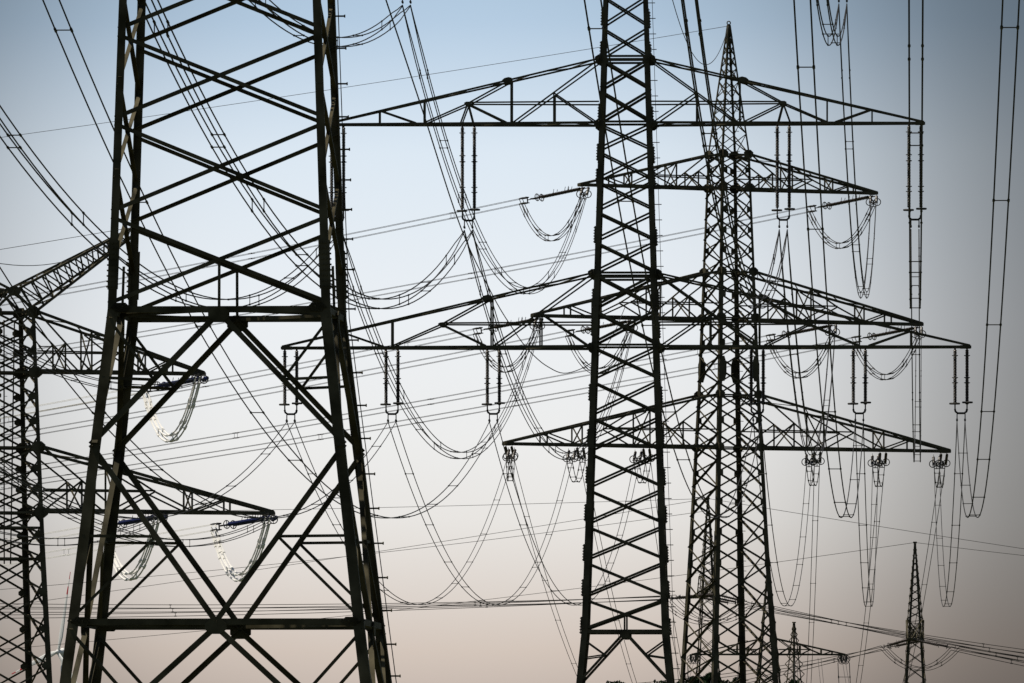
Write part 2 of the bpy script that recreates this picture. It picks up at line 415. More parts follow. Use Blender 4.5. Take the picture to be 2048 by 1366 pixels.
sb2 = MB(); sb2.tube([(0,0,0), (0.34,0,0)], 0.022, 5); sb2m = sb2.mesh('step_bolt', STEEL2)
for i in range(44):
    p = T2.c(1, 1, 3 + i*31); link('step_bolt', sb2m, T2.root, p + V((0, -0.1, 0)))
mb = MB(); mb.tube([T2.c(1, 1, r) + V((0.20, -0.1, 0)) for r in (-100, 300, 695, 1265, 1500)], 0.014, 5); mb.build('safety_cable', FIT, T2.root)
for sy in (-1, 1):          # splice plates standing proud on the left and right legs
    for sx in (-1, 1):
        for r0 in (20, 85, 210, 290, 340, 455, 580, 640, 770, 860, 935, 1010, 1090, 1160, 1235):
            mb = MB(); a, b = T2.c(sx, sy, r0), T2.c(sx, sy, r0+34); ex, ey = V((-sx,0,0)), V((0,-sy,0))
            mb.ext(a, b, ex, ey, -0.06, -0.005, 0.0, 0.24)
            for i in range(6):
                q = lerp(a, b, (i+0.5)/6) + ey*0.12; mb.tube([q - ex*(-0.055), q - ex*0.10], 0.03, 5)
            mb.build('splice_plate', STEEL2, T2.root)
T2.foot(GR2)

# ================================================================== PYLON 3 (angle pylon, right of centre)
D3 = 1230.0*K
T3 = Pylon('lattice_pylon', 'dense four-legged angle pylon with pointed top right behind the central pylon', 1457.5, D3, 26.5,
           [(45, 2.5), (310, 31.5), (540, 38.5), (790, 46.5), (895, 50), (1064, 58), (1366, 72.5), (2000, 104)], 0.0, STEEL2)
GR3 = HY + CZ*26
T3.leg([50, 309, 544], [(50, 0.12), (309, 0.16), (544, 0.24)]); T3.leg([544, 790, 1064], [(544, 0.26), (1064, 0.32)]); T3.leg([1064, 1366, GR3], [(1064, 0.36), (1366, 0.40)])
P3 = [309, 341, 376, 420, 461, 501, 544, 589, 636, 686, 739, 790, 841, 895, 946, 1004, 1064, 1127, 1201, 1279, 1353, 1430, 1510, 1600, 1690]
S3 = [(a+b)/2 for a, b in zip(P3, P3[1:])]
for a, b in zip(P3, P3[1:]):
    for f in ((0,-1), (0,1)): T3.xpanel(f, a, b, 0.10 + 0.03*smooth(300, 1000, a))
for a, b in zip([309]+S3, S3):
    for f in ((-1,0), (1,0)): T3.xpanel(f, a, b, 0.115 + 0.03*smooth(300, 1000, a), outw=(f[0] < 0))
for f in T3.FACES:
    mb = MB(); pk = [58, 74, 92, 112, 136, 163, 196, 230, 268, 309]
    for a, b in zip(pk, pk[1:]): T3.xpanel(f, a, b, 0.07, False, mb)
    mb.build('peak_lattice', STEEL2, T3.root)
for r in P3[:-2]:
    big = r in (309, 376, 544, 636, 790, 895)
    for sx in (-1, 1):
        for sy in (-1, 1): T3.gusset(sx, sy, r, 0.44 if big else 0.30, 0.36 if big else 0.27, 0.03, big, 8 if big else 4, 0.12 if big else 0.26)
for sx in (-1, 1):
    for sy in (-1, 1):
        mb = MB(); mb.poly(T3.c(sx, sy, 739) + V((-sx*0.30, sy*0.03, 0)), (0, sy, 0), (0,0,1), 1.05, 0.34, 0.03); mb.build('splice_plate', STEEL2, T3.root)
for r in (309, 376, 544, 636, 790, 895): T3.ring(r+1, 0.12)
make_arm(T3, 333, 378, 309, 0.20, 0.095, cross=True, tipd=0.3)
make_arm(T3, 437, 640, 544, 0.22, 0.10, cross=True, tipd=0.3)
make_arm(T3, 500, 895, 790, 0.22, 0.10, cross=True, tipd=0.3)
sb3 = MB(); sb3.tube([(0,0,0), (0.40,0,0)], 0.025, 4); sb3m = sb3.mesh('step_bolt', STEEL2)
for i in range(62):
    p = T3.c(1, 1, 140 + i*20); link('step_bolt', sb3m, T3.root, p)
mb = MB(); mb.torus(V((0, 0, T3.z(46))), (0.3,1,0), 0.13, 0.045, 14, 5); mb.bar(V((0,0,T3.z(56))), V((0,0,T3.z(48))), 0.18); mb.build('peak_cap', STEEL2, T3.root)
T3.foot(GR3)

# ================================================================== PYLON 4 (left edge)
D4 = 1067.0*K
T4 = Pylon('lattice_pylon', 'angle pylon cut by the left edge with a slanting horn arm and blue insulators', 15.0, D4, 20.0,
           [(585, 41.5), (625, 44), (1030, 57), (1366, 71.5), (2000, 100)], 0.0, STEEL2)
GR4 = HY + CZ*30
T4.leg([625, 895], [(625, 0.24), (895, 0.27)]); T4.leg([895, 1061], [(895, 0.28), (1061, 0.30)]); T4.leg([1061, 1366, GR4], [(1061, 0.36), (1366, 0.38)])
P4 = [625, 665, 704, 745, 793, 843, 895, 937, 978, 1025, 1070, 1117, 1185, 1258, 1332, 1410, 1490, 1580, 1695]
S4 = [(a+b)/2 for a, b in zip(P4, P4[1:])]
for a, b in zip(P4, P4[1:]):
    for f in ((0,-1), (0,1)): T4.xpanel(f, a, b, 0.125)
for a, b in zip([625]+S4, S4):
    for f in ((-1,0), (1,0)): T4.xpanel(f, a, b, 0.13, outw=(f[0] < 0))
for r in P4[:-2]:
    big = r in (625, 745, 895, 1025)
    for sx in (-1, 1):
        for sy in (-1, 1): T4.gusset(sx, sy, r, 0.52 if big else 0.36, 0.42 if big else 0.26, 0.03, big, 8, 0.14 if big else 0.36)
for r in (626, 746, 896, 1026, 1056, 1118): T4.ring(r, 0.14)
make_arm(T4, 411, 742, 622, 0.22, 0.10, cross=True, tipd=0.35)
make_arm(T4, 558, 1021, 893, 0.24, 0.11, cross=True, tipd=0.35)
# ridge and slanting earth-wire horns
h4 = T4.h(625); zr = T4.z(584)
mb = MB(); mb.bar((0, -h4, zr), (0, h4, zr), 0.16)
for sy in (-1, 1):
    for sx in (-1, 1): mb.bar((0, sy*h4, zr), (sx*h4, sy*h4, T4.z(625)), 0.16)
    mb.poly((0, sy*(h4+0.02), zr), (0,1,0), (1,0,0), 0.5, 0.35, 0.03)
mb.build('roof_frame', STEEL2, T4.root)
for sg in (-1, 1):
    tipx = 268/T4.k; tz = T4.z(448)
    up = lambda t, sy: V((sg*tipx*t, sy*(h4*(1-t)+0.12*t), zr + (tz-zr)*t))
    lo_ = lambda t, sy: V((sg*(h4+(tipx-h4)*t), sy*(h4*(1-t)+0.12*t), T4.z(625) + (tz-0.5-T4.z(625))*t + 0.0))
    mb = MB()
    for sy in (-1, 1):
        mb.bar(up(0, sy), up(1, sy), 0.16); mb.bar(lo_(0, sy), lo_(1, sy), 0.16)
    horn = mb.build('horn_arm', STEEL2, T4.root)
    n = 11
    for sy in (-1, 1):
        mb = MB()
        for i in range(n):
            t0, t1, tm = i/n, (i+1)/n, (i+0.5)/n
            mb.bar(lo_(t0, sy), up(tm, sy), 0.085); mb.bar(up(tm, sy), lo_(t1, sy), 0.085)
        mb.build('lacing', STEEL2, horn)
    for fn in (up, lo_):
        mb = MB()
        for i in range(n): q = 1 if i % 2 else -1; mb.bar(fn(i/n, q), fn((i+1)/n, -q), 0.075)
        mb.build('lacing', STEEL2, horn)
# climbing ladder rails with rungs
for (xa, xb) in ((8, 8.5), (29, 21)):
    mb = MB(); a = T4.mw.inverted() @ P(xa, 640, (D4-h4*0.6)/K); b = T4.mw.inverted() @ P(xb, 1128, (D4-h4*0.6)/K)
    mb.bar(a, b, 0.075)
    for i in range(24): q = lerp(a, b, (i+0.5)/24); mb.bar(q, q + V((0.22 if i % 2 else -0.22, 0, 0)), 0.03)
    mb.build('ladder_rail', STEEL2, T4.root)
T4.foot(GR4)

# ================================================================== far pylons
def far_pylon(cx, D, yaw, peak, tab, nodes, label, arms, armw=0.2, leg=0.22, brace=0.12):
    base = ground_h(0, D)
    t = Pylon('lattice_pylon', label, cx, D, yaw, tab, base, STEEL2)
    gr = HY + (CZ-base)/D*F
    t.leg([peak, nodes[-1], gr], [(peak, leg*0.7), (nodes[-1], leg)])
    for f in t.FACES:
        mb = MB()
        for a, b in zip(nodes, nodes[1:]): t.xpanel(f, a, b, brace, False, mb)
        mb.build('lattice_face', STEEL2, t.root)
    for L_, yb, yt in arms: make_arm(t, L_, yb, yt, armw, brace*0.9, cross=True, tipd=0.3)
    mb = MB(); mb.box((0, 0, t.z(peak)), 0.5, 0.5, 0.25); mb.build('peak_cap', STEEL2, t.root)
    return t
D5 = 2286.0*K
n5 = [1088, 1100, 1111, 1122, 1134, 1147, 1161, 1177, 1192, 1207, 1222, 1237, 1278, 1302, 1330, 1360, 1395, 1435, 1480, 1530, 1595]
T5 = far_pylon(1830, D5, 84, 1085, [(1085, 2), (1237, 15.5), (1280, 17), (1366, 21.5), (1580, 32)], n5,
               'small distant pylon with a pointed top standing alone at lower right', [(150, 1280, 1240)], 0.17, 0.26, 0.09)
sh = lambda l, d: [x+d for x in l]
T7 = far_pylon(1416, D5, 96, 997, [(997, 2), (1149, 15.5), (1192, 17), (1278, 19.5), (1580, 34)], sh(n5[:-1], -88) + [1470, 1530, 1575],
               'distant pylon half hidden behind the left legs of the dense angle pylon', [(150, 1192, 1152)], 0.18, 0.22, 0.085)
T8 = far_pylon(1537, 2100*K, 4, 1130, [(1130, 3), (1366, 25), (1600, 40)], [1140, 1165, 1190, 1216, 1245, 1278, 1308, 1340, 1375, 1415, 1460, 1510, 1565],
               'distant single-arm pylon behind the right legs of the dense angle pylon', [(153, 1309, 1278)], 0.22, 0.26, 0.13)
T6 = far_pylon(1588, 3000*K, 40, 1245, [(1245, 1.5), (1300, 10), (1366, 17), (1600, 30)], [1248, 1258, 1269, 1281, 1295, 1310, 1328, 1348, 1370, 1400, 1440, 1490, 1550, 1600],
               'smallest pointed pylon tip beneath the flat distant crossarm, right of the dense pylon', [], 0.2, 0.30, 0.11)

# ------------------------------------------------------------------ insulators
def lathe_string(length, r, shed, n, k=8, axis=(0,0,-1)):
    """ribbed insulator rod made of n sheds along axis"""
    mb = MB(); ax = V(axis); pts = []; rad = []
    pts.append(V((0,0,0))); rad.append(r)
    for i in range(n):
        a = (i+0.15)/n; b = (i+0.5)/n; c = (i+0.85)/n
        pts += [ax*(length*a), ax*(length*b), ax*(length*c)]; rad += [r, shed, r]
    pts.append(ax*length); rad.append(r)
    mb.tube(pts, rad, k); return mb
SUSP_GAP = 0.60
sm = lathe_string(4.05, 0.07, 0.10, 52); sm.tube([(0,0,0.12), (0,0,-0.3)], 0.05, 6); sm.tube([(0,0,-4.0), (0,0,-4.55)], 0.035, 6)
susp_string = sm.mesh('insulator_string', CERAM)
am = MB(); am.torus((0,0,0), (0,0,1), 0.14, 0.022, 14, 5); am.bar((-0.14,0,0), (0.14,0,0), 0.03)
arc_m = am.mesh('arcing_horn', FIT)
rm = MB(); rm.torus((0,0,-4.15), (0,0,1), 0.23, 0.05, 22, 6); rm.bar((-0.23,0,-4.15), (0.23,0,-4.15), 0.06); ring_m = rm.mesh('corona_ring', FIT)
ym = MB(); ym.tube([(-0.30,0,-4.45), (-0.27,0,-4.58), (-0.16,0,-4.66), (0.16,0,-4.66), (0.27,0,-4.58), (0.30,0,-4.45)], 0.06, 6); yoke_m = ym.mesh('yoke_plate', FIT)
cm = MB(); cm.tube([(0,0,-4.6), (0,0,-5.0)], 0.03, 5); cm.tube([(0,-0.3,-5.02), (0,-0.12,-4.96), (0,0.12,-4.96), (0,0.3,-5.02)], 0.05, 6); clamp_m = cm.mesh('clamp', FIT)
sl = lathe_string(2.72, 0.07, 0.10, 35); sl.tube([(0,0,0.12), (0,0,-0.3)], 0.05, 6); sl.tube([(0,0,-2.68), (0,0,-3.05)], 0.035, 6)
susp_short = sl.mesh('insulator_string', CERAM)
def suspension(loc, short, label, rz):
    dz = 1.5 if short else 0.0
    r = thing('suspension_insulator', label, 'insulator', loc, rz, 'paired insulator strings hanging on the central pylon')
    for sx in (-1, 1):
        o = link('insulator_string', susp_short if short else susp_string, r, (sx*0.30, 0, 0))
        for z in ((-0.28, -1.38, -1.64) if short else (-0.28, -1.42, -1.72, -3.0, -3.25)): link('arcing_horn', arc_m, o, (0, 0, z))
        link('corona_ring', ring_m, r, (sx*0.32, 0, 0.03*sx + dz))
        link('clamp', clamp_m, r, (sx*0.2, 0, dz))
    link('yoke_plate', yoke_m, r, (0, 0, dz)); return r
# strain set, local +x away from the pylon
SL = 5.9
def strain_meshes(m, r0, r1, n=28):
    s = lathe_string(4.0, r0, r1, n, 8, (1,0,0)); s.tube([(-0.45,0,0), (0.1,0,0)], 0.04, 6); s.tube([(3.9,0,0), (4.5,0,0)], 0.04, 6)
    d = {'s': s.mesh('insulator_string', m)}
    q = MB(); q.torus((4.1,0,0), (1,0,0), 0.27, 0.035, 20, 6); q.bar((4.1,0,-0.27), (4.1,0,0.27), 0.04); d['r'] = q.mesh('corona_ring', FIT)
    q = MB(); q.bar((0,0,0.05), (-0.12,0,0.36), 0.03)
    d['h'] = q.mesh('arcing_horn', FIT)
    q = MB(); q.poly((4.65,0,0), (0,0,1), (1,0,0), 0.25, 0.38, 0.05); q.bar((4.8,0,0), (5.25,0,0), 0.06); q.bar((5.25,0,-0.24), (5.25,0,0.24), 0.07); q.bar((5.25,-0.2,-0.22), (5.25,0.2,-0.22), 0.06); q.bar((5.25,-0.2,0.22), (5.25,0.2,0.22), 0.06)
    d['y'] = q.mesh('yoke_plate', FIT)
    q = MB(); q.tube([(5.25,0,0), (5.5,0,0), (5.6,0,0), (SL,0,0)], [0.03, 0.06, 0.06, 0.04], 6); d['c'] = q.mesh('clamp', FIT)
    return d
ST_D, ST_B = strain_meshes(CERAM, 0.07, 0.11), strain_meshes(BLUE, 0.10, 0.15)
def strain(loc, dirv, label, kit, group, four=True):
    r = thing('strain_insulator', label, 'insulator', loc, 0, group)
    d = nz(dirv); r.rotation_euler = (0, -math.asin(d.z), math.atan2(d.y, d.x))
    for sy in (-1, 1):
        o = link('insulator_string', kit['s'], r, (0, sy*0.23, 0)); link('corona_ring', kit['r'], r, (0.0, sy*0.29, 0))
        for x in (1.2, 1.5, 2.6): link('arcing_horn', kit['h'], o, (x, 0, 0))
    link('yoke_plate', kit['y'], r)
    for a, b in (((-0.2,-0.2), (0.2,-0.2), (-0.2,0.2), (0.2,0.2)) if four else ((-0.2,0), (0.2,0))) if False else ([(-0.2,-0.2), (0.2,-0.2), (-0.2,0.2), (0.2,0.2)] if four else [(-0.2,0), (0.2,0)]):
        link('clamp', kit['c'], r, (0, a, b))
    return V(loc) + d*SL

# ------------------------------------------------------------------ wires
Q4 = ((-0.2, 0.2), (0.2, 0.2), (-0.2, -0.2), (0.2, -0.2)); Q2 = ((-0.2, 0.0), (0.2, 0.0)); Q1 = ((0.0, 0.0),)
def sag_pts(p0, p1, S, n=48, t0=0.0, t1=1.0):
    p0, p1 = V(p0), V(p1); out = []
    for i in range(n+1):
        t = t0 + (t1-t0)*i/n; p = p0 + (p1-p0)*t; p.z -= 4*S*t*(1-t); out.append(p)
    return out
def bundle(label, pts, offs, r, spacers=(), pinch=None, m=WIRE, name='conductor_bundle', cat='power line', group=None, side=None, sr=None):
    """parallel conductors along pts with spacers; pinch=(metres) squeezes the bundle vertically at its first end"""
    pts = [V(p) for p in pts]
    d = pts[-1]-pts[0]; sd_ = side or nz(V((d.y, -d.x, 0))); up = V((0,0,1))
    length = [0.0]
    for a, b in zip(pts, pts[1:]): length.append(length[-1] + (b-a).length)
    if len(offs) == 1:
        mb = MB(); mb.tube(pts, r, 6); o = mb.build(name, m); return tag(o, label, cat, group)
    root = thing(name, label, cat, (0,0,0), 0, group)
    def off(i, a, b):
        k = 1.0
        if pinch: k = 0.12 + 0.88*smooth(0, pinch, length[i])
        return pts[i] + sd_*a + up*(b*k)
    for a, b in offs:
        mb = MB(); mb.tube([off(i, a, b) for i in range(len(pts))], r, 6); mb.build('wire', m, root)
    tot = length[-1]; rs = sr or r*0.75
    for si, t in enumerate(spacers):
        x = t*tot
        i = min(range(len(pts)), key=lambda j: abs(length[j]-x))
        c = [off(i, a, b) for a, b in offs]; mb = MB()
        dd = nz(pts[min(i+1, len(pts)-1)] - pts[max(i-1, 0)])
        prs = ((0,1),) if len(offs) == 2 else (((0,1), (2,3)) if si % 2 else ((0,2), (1,3)))
        for p, q in prs:
            mb = MB(); mb.tube([c[p], c[q]], rs, 5)
            for e_ in (c[p], c[q]): mb.tube([e_ - dd*0.18, e_ + dd*0.18], r*1.7, 6)
            mb.build('spacer', FIT if m is WIRE else m, root)
    return root

# ================================================================== central pylon: insulators and its two spans
SH = 350.0/32000.0/K              # height gained per metre towards the viewer, from the lie of the land
LS = 0.0251/K                       # the line drifts right by this much per metre of distance
def t2_pt(dx, row): return T2.world((dx/T2.k, 0, T2.z(row)))
ARMN = {'top': 'top arm', 'mid': 'middle arm', 'low': 'lowest arm'}
ring_rows = {'top': 395, 'mid': 662, 'low': 915}
NS = {}
t3_att = {('top', -1): (-325, 385), ('top', 1): (325, 385), ('mid', -2): (-428, 647), ('mid', 2): (428, 647), ('mid', -1): (-222, 647), ('mid', 1): (232, 647),
          ('low', -3): (-488, 902), ('low', -2): (-344, 902), ('low', -1): (-196, 902), ('low', 1): (190, 902), ('low', 2): (340, 902), ('low', 3): (480, 902)}
t2_att = {('top', -1): (-439, -197), ('top', 1): (434, -197), ('mid', -2): (-577, 254), ('mid', 2): (578, 254), ('mid', -1): (-315, 254), ('mid', 1): (315, 254),
          ('low', -3): (-671, 701), ('low', -2): (-468, 701), ('low', -1): (-265, 701), ('low', 1): (263, 701), ('low', 2): (467, 701), ('low', 3): (670, 701)}
def word(lv, k):
    sd_ = 'left' if k < 0 else 'right'; a = abs(k)
    if lv == 'top': return sd_
    if lv == 'mid': return ('inner ' if a == 1 else 'outer ') + sd_
    return {1: 'inner ', 2: 'middle ', 3: 'outer '}[a] + sd_
OUT = nz(V((-0.80, 0.60, 0)))     # where the line goes after the angle pylon
SIN = 'insulator strings at the angle pylon'
n_in = {}
for key, (dx_, row) in t2_att.items():
    lv, k = key; wd = word(lv, k)
    base = t2_pt(dx_, row)
    suspension(base, lv == 'low', f'{wd} pair of long dark insulator strings hanging from central pylon\'s {ARMN[lv]}', T2.yaw)
    clampz = base + V((0, 0, -3.55 if lv == 'low' else -5.05))
    four = lv != 'low'; offs = Q4 if four else Q2
    c0 = clampz + V((0, 0, -0.12 if four else 0.0))
    # near span, towards the camera and up
    n1 = c0 + V((-LS*(D2-D1), -(D2-D1), SH*(D2-D1)))
    S = {'top': 11.6, 'mid': 11.6, 'low': 10.7}[lv]
    bundle(f'{"four" if four else "two"}-wire line rising towards viewer from {wd} insulators, {ARMN[lv]} of central pylon',
           sag_pts(c0, n1, S, 60), offs, 0.027 if four else 0.022, [0.05 + 0.08*j + 0.013*(k % 2) for j in range(12)], 14 if four else None, group='spans in front of the central pylon')
    # far span to the angle pylon
    ax, arow = t3_att[key]
    a3 = T3.world(((ax - (11 if lv == 'low' and k != -3 else 0))/T3.k, -0.3, T3.z(arow + (6 if lv == 'low' else 0))))
    S = 10.4 if four else 10.0
    d = c0 - a3; d2 = V((d.x, d.y, d.z - 4*S)); dn = nz(d2)
    e3 = strain(a3, dn, f'{wd} ringed insulator pair on the angle pylon\'s {ARMN[lv]}, facing the viewer', ST_D, SIN, four)
    bundle(f'{"four" if four else "two"}-wire span behind the central pylon\'s {ARMN[lv]}, {wd}, sagging to angle pylon',
           sag_pts(c0, e3, S, 60), offs, 0.028 if four else 0.024, [0.06 + 0.085*j + 0.01*(k % 2) for j in range(11)], 14 if four else None, group='spans between the central and the angle pylon')
    n_in[key] = (a3, e3)
# outgoing strings, lines and jumper loops of the angle pylon
for key, (ax, arow) in t3_att.items():
    lv, k = key; wd = word(lv, k); a3, e_in = n_in[key]
    b3 = T3.world(((ax + (15 if lv == 'low' and k != -3 else 0))/T3.k, 0.3, T3.z(arow)))
    if lv != 'low':
        far = b3 + OUT*400 + V((0, 0, -18.5)); S = 8.8
        d = far - b3; dn = nz(V((d.x, d.y, d.z - 4*S)))
        e_out = strain(b3, dn, f'{wd} slanting double insulator string on the angle pylon\'s {ARMN[lv]}, pointing left', ST_D, SIN, True)
        bundle(f'four-wire line leaving left from the {wd} strings of the angle pylon\'s {ARMN[lv]}', sag_pts(e_out, far, S, 60), Q4, 0.018,
               [0.02 + 0.055*j + 0.004*k for j in range(6)], group='lines leaving the angle pylon to the left', sr=0.016)
        drop = 3.0
    else:
        far = P(1537 + k*48 + (6 if k > 0 else -6), 1316, 2096)
        S = 17.0; d = far - b3; dn = nz(V((d.x, d.y, d.z - 4*S)))
        e_out = strain(b3, dn, f'{wd} ringed insulator pair on the angle pylon\'s {ARMN[lv]}, pointing away', ST_D, SIN, False)
        bundle(f'two-wire span sagging away from the {wd} strings of the angle pylon\'s {ARMN[lv]}', sag_pts(e_out, far, S, 60), Q2, 0.026,
               [0.05 + 0.06*j for j in range(15)], group='spans to the distant single-arm pylon')
        drop = 1.6
    pts = []
    for i in range(25):
        t = i/24; p = e_out.lerp(e_in, t); p.z -= 4*drop*t*(1-t) * (1.0); pts.append(p)
    bundle(f'{"four" if lv != "low" else "two"}-wire jumper loop under the {wd} attachment of the angle pylon\'s {ARMN[lv]}', pts, Q4 if lv != 'low' else Q2, 0.030,
           [0.12, 0.3, 0.45, 0.58, 0.75, 0.9], name='jumper_loop', cat='cable loop', group='jumper loops on the angle pylon', side=nz(V((0.6, -0.8, 0))) if lv != 'low' else None)
# earth wires of this line
pk2 = P(1251.5, -500, D2/K); pk3 = P(1457, 52, D3/K)
bundle('single earth wire looping down from the frame top to the angle pylon\'s tip', sag_pts(pk2, pk3, 8.1, 50), Q1, 0.026, name='earth_wire', cat='wire')
far = pk3 + OUT*400 + V((0, 0, -11)); bundle('thin single earth wire running left from the tip of the angle pylon', sag_pts(pk3, far, 6.5, 60), Q1, 0.020, name='earth_wire', cat='wire')
# lone wire from the upper left to the middle arm of the angle pylon
pL = P(772-250, -760, 420); pM = P(1252, 612, D3/K-2)
cp = [P(690, -250, 520), P(772, 0, 560), P(848, 230, 615), P(922, 456, 690), P(985, 590, 760), P(1024, 655, 820), P(1057, 700, 875), P(1095, 733, 935), P(1135, 746, 1000), P(1187, 722, 1090), P(1225, 672, 1165), P(1251, 612, 1222)]
def catmull(c, n=6):
    c = [c[0]*2 - c[1]] + c + [c[-1]*2 - c[-2]]; out = []
    for i in range(1, len(c)-2):
        for j in range(n):
            t = j/n; out.append(0.5*(c[i]*2 + (c[i+1]-c[i-1])*t + (c[i-1]*2 - c[i]*5 + c[i+1]*4 - c[i+2])*t*t + (c[i]*3 - c[i-1] - c[i+1]*3 + c[i+2])*t*t*t))
    return out + [c[-2]]
bundle('lone thicker wire running steeply down past the central pylon\'s left arms', catmull(cp), Q1, 0.028, name='earth_wire', cat='wire')

# ================================================================== left-edge pylon: strings, loops and lines
OUT4 = nz(V((-0.66, 0.75, 0))); SB = 'blue insulator strings at the left-edge pylon'
for (ax, arow, wd, L_, S_) in ((556, 1030, 'lower arm tip', 560, 7.4), (323, 1030, 'lower arm middle', 560, 7.4), (409, 751, 'upper arm tip', 560, 7.4)):
    a4 = T4.world((ax/T4.k, -0.4, T4.z(arow))); b4 = T4.world((ax/T4.k, 0.4, T4.z(arow)))
    near = a4 + V((-0.025*L_, -L_*K, SH*L_*K))
    d = near - a4; e_in = strain(a4, V((d.x, d.y, d.z - 4*S_)), f'blue ringed insulator pair facing the viewer at the left pylon\'s {wd}', ST_B, SB)
    bundle(f'dark four-wire line sagging left towards viewer from the left pylon\'s {wd}', sag_pts(e_in, near, S_, 60), Q4, 0.026, [0.05 + 0.08*j for j in range(11)], group='lines from the left-edge pylon towards the viewer')
    far = b4 + OUT4*400 + V((0, 0, -8)); S = 7.0; d = far - b4
    e_out = strain(b4, V((d.x, d.y, d.z - 4*S)), f'dark blue slanting insulator pair at the left pylon\'s {wd}', ST_B, SB)
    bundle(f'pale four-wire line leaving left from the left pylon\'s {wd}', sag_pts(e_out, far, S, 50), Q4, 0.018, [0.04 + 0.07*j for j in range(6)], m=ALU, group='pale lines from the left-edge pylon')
    pts = []
    for i in range(27):
        t = i/26; p = e_out.lerp(e_in, t); p.z -= 4*3.6*t*(1-t); pts.append(p)
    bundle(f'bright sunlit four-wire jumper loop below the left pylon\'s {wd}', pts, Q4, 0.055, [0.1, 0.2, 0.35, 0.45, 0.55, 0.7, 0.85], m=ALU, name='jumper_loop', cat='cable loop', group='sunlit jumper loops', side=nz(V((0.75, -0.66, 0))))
tip = T4.world((268/T4.k, 0, T4.z(449)))
bundle('thin earth wire leaving left from the tip of the slanting horn arm', sag_pts(tip, tip + OUT4*400 + V((0,0,-3)), 6.0, 40), Q1, 0.020, name='earth_wire', cat='wire')
bundle('single earth wire curving up left from the tip of the slanting horn arm', sag_pts(tip, tip + V((-0.025*560, -560*K, SH*560*K)), 12.0, 50), Q1, 0.024, name='earth_wire', cat='wire')

# ================================================================== distant lines
FG = 'insulator strings on the distant pylons'
ST_F = strain_meshes(CERAM, 0.12, 0.17, 14); QV = ((0.0, 0.24), (0.0, -0.24))
def far_set(t, row, nm, xs, lrow, left, right):
    for dy, w_ in xs:
        # attachment on the arm; arm lies along the view
        a = t.world((dy, 0, t.z(row)))
        ends = []
        for sg, (tx, ty, tD, S), wn in ((-1, left, 'left'), (1, right, 'right')):
            far = P(tx, ty - dy*2.5, tD) + V((0, dy*0.6, 0)); d = far - a
            e = strain(a, V((d.x, d.y, d.z - 4*S)), f'{w_} tiny dark insulator string pointing {wn} on the {nm}', ST_F, FG, False)
            bundle(f'thin distant wires running {wn} from the {w_} string of the {nm}', sag_pts(e, far, S, 40), QV, 0.05, [0.15, 0.4, 0.65], group='thin distant wires', sr=0.04); ends.append(e)
        pts = []
        for i in range(21):
            tt = i/20; p = ends[0].lerp(ends[1], tt); p.z -= 4*3.0*tt*(1-tt); pts.append(p)
        bundle(f'drooping jumper wires beneath the {w_} strings of the {nm}', pts, QV, 0.045, [0.25, 0.75], name='jumper_loop', cat='cable loop', group='jumpers on the distant pylons')
far_set(T7, 1192, 'half-hidden distant pylon', ((-9.5, 'nearer'), (0.6, 'middle'), (9.5, 'farther')), 0, (-1100, 1196, 2350, 1.9), (2700, 1395, 2300, 1.2))
far_set(T5, 1280, 'lone pylon at lower right', ((-9.0, 'nearer'), (9.0, 'farther')), 0, (1150, 1400, 2350, 0.9), (2700, 1395, 2280, 1.2))
p7 = P(1416, 997, D5/K); p5 = P(1830, 1085, D5/K)
EW = 'thin distant earth wires'
for lab, a, b, S in (('thin distant earth wire dropping right from the half-hidden pylon\'s tip', p7, P(2700, 1190, 2300), 0.4),
                     ('thin distant earth wire running left, lower one from the half-hidden pylon\'s tip', p7, P(-900, 1330, 2350), 1.0),
                     ('faint almost level earth wire running left from the half-hidden pylon\'s tip', p7, P(-900, 1028, 2600), 0.9),
                     ('thin distant earth wire dropping right from the lone lower-right pylon\'s tip', p5, P(2700, 1168, 2280), 0.5),
                     ('faint earth wire running left from the lone lower-right pylon\'s tip', p5, P(-400, 1330, 2500), 1.6),
                     ('thin distant wire climbing to the right behind both middle pylons', P(-900, 1235, 2200), P(1412, 1022, 2284), 2.0)):
    bundle(lab, sag_pts(a, b, S, 40), Q1, 0.036, name='earth_wire', cat='wire', group=EW)

# ring clusters at the ends of the distant single arm
for sg, wn in ((1, 'right'), (-1, 'left')):
    tp = T8.world((sg*151/T8.k, 0, T8.z(1316)))
    r = thing('strain_insulator', f'ring cluster at the {wn} end of the distant single crossarm', 'insulator', tp, 0, FG)
    for i, (x, y, z) in enumerate(((-0.4, -0.4, -0.1), (0.4, -0.4, -0.1), (-0.25, 0.4, -0.35), (0.3, 0.4, -0.35))):
        mb = MB(); mb.torus((x, y, z), (0.1, 1, 0.1), 0.42, 0.05, 18, 5); mb.build('corona_ring', FIT, r)
        mb = MB(); mb.tube([(x, y, 0.5), (x, y, z-0.3)], 0.09, 6); mb.build('insulator_string', CERAM, r)
    bundle(f'two-wire loop hanging from the {wn} end of the distant single crossarm',
           [tp + V((0, 0, -0.6)), tp + V((0.05, -1, -2.5)), tp + V((0.1, -2.5, -4.2)), tp + V((0.1, -4, -5.2)), tp + V((0.1, -6, -5.6))], ((-0.75, 0), (0.75, 0)), 0.05,
           [0.3, 0.55, 0.8], name='jumper_loop', cat='cable loop', group='loops on the distant single arm', side=V((1,0,0)))

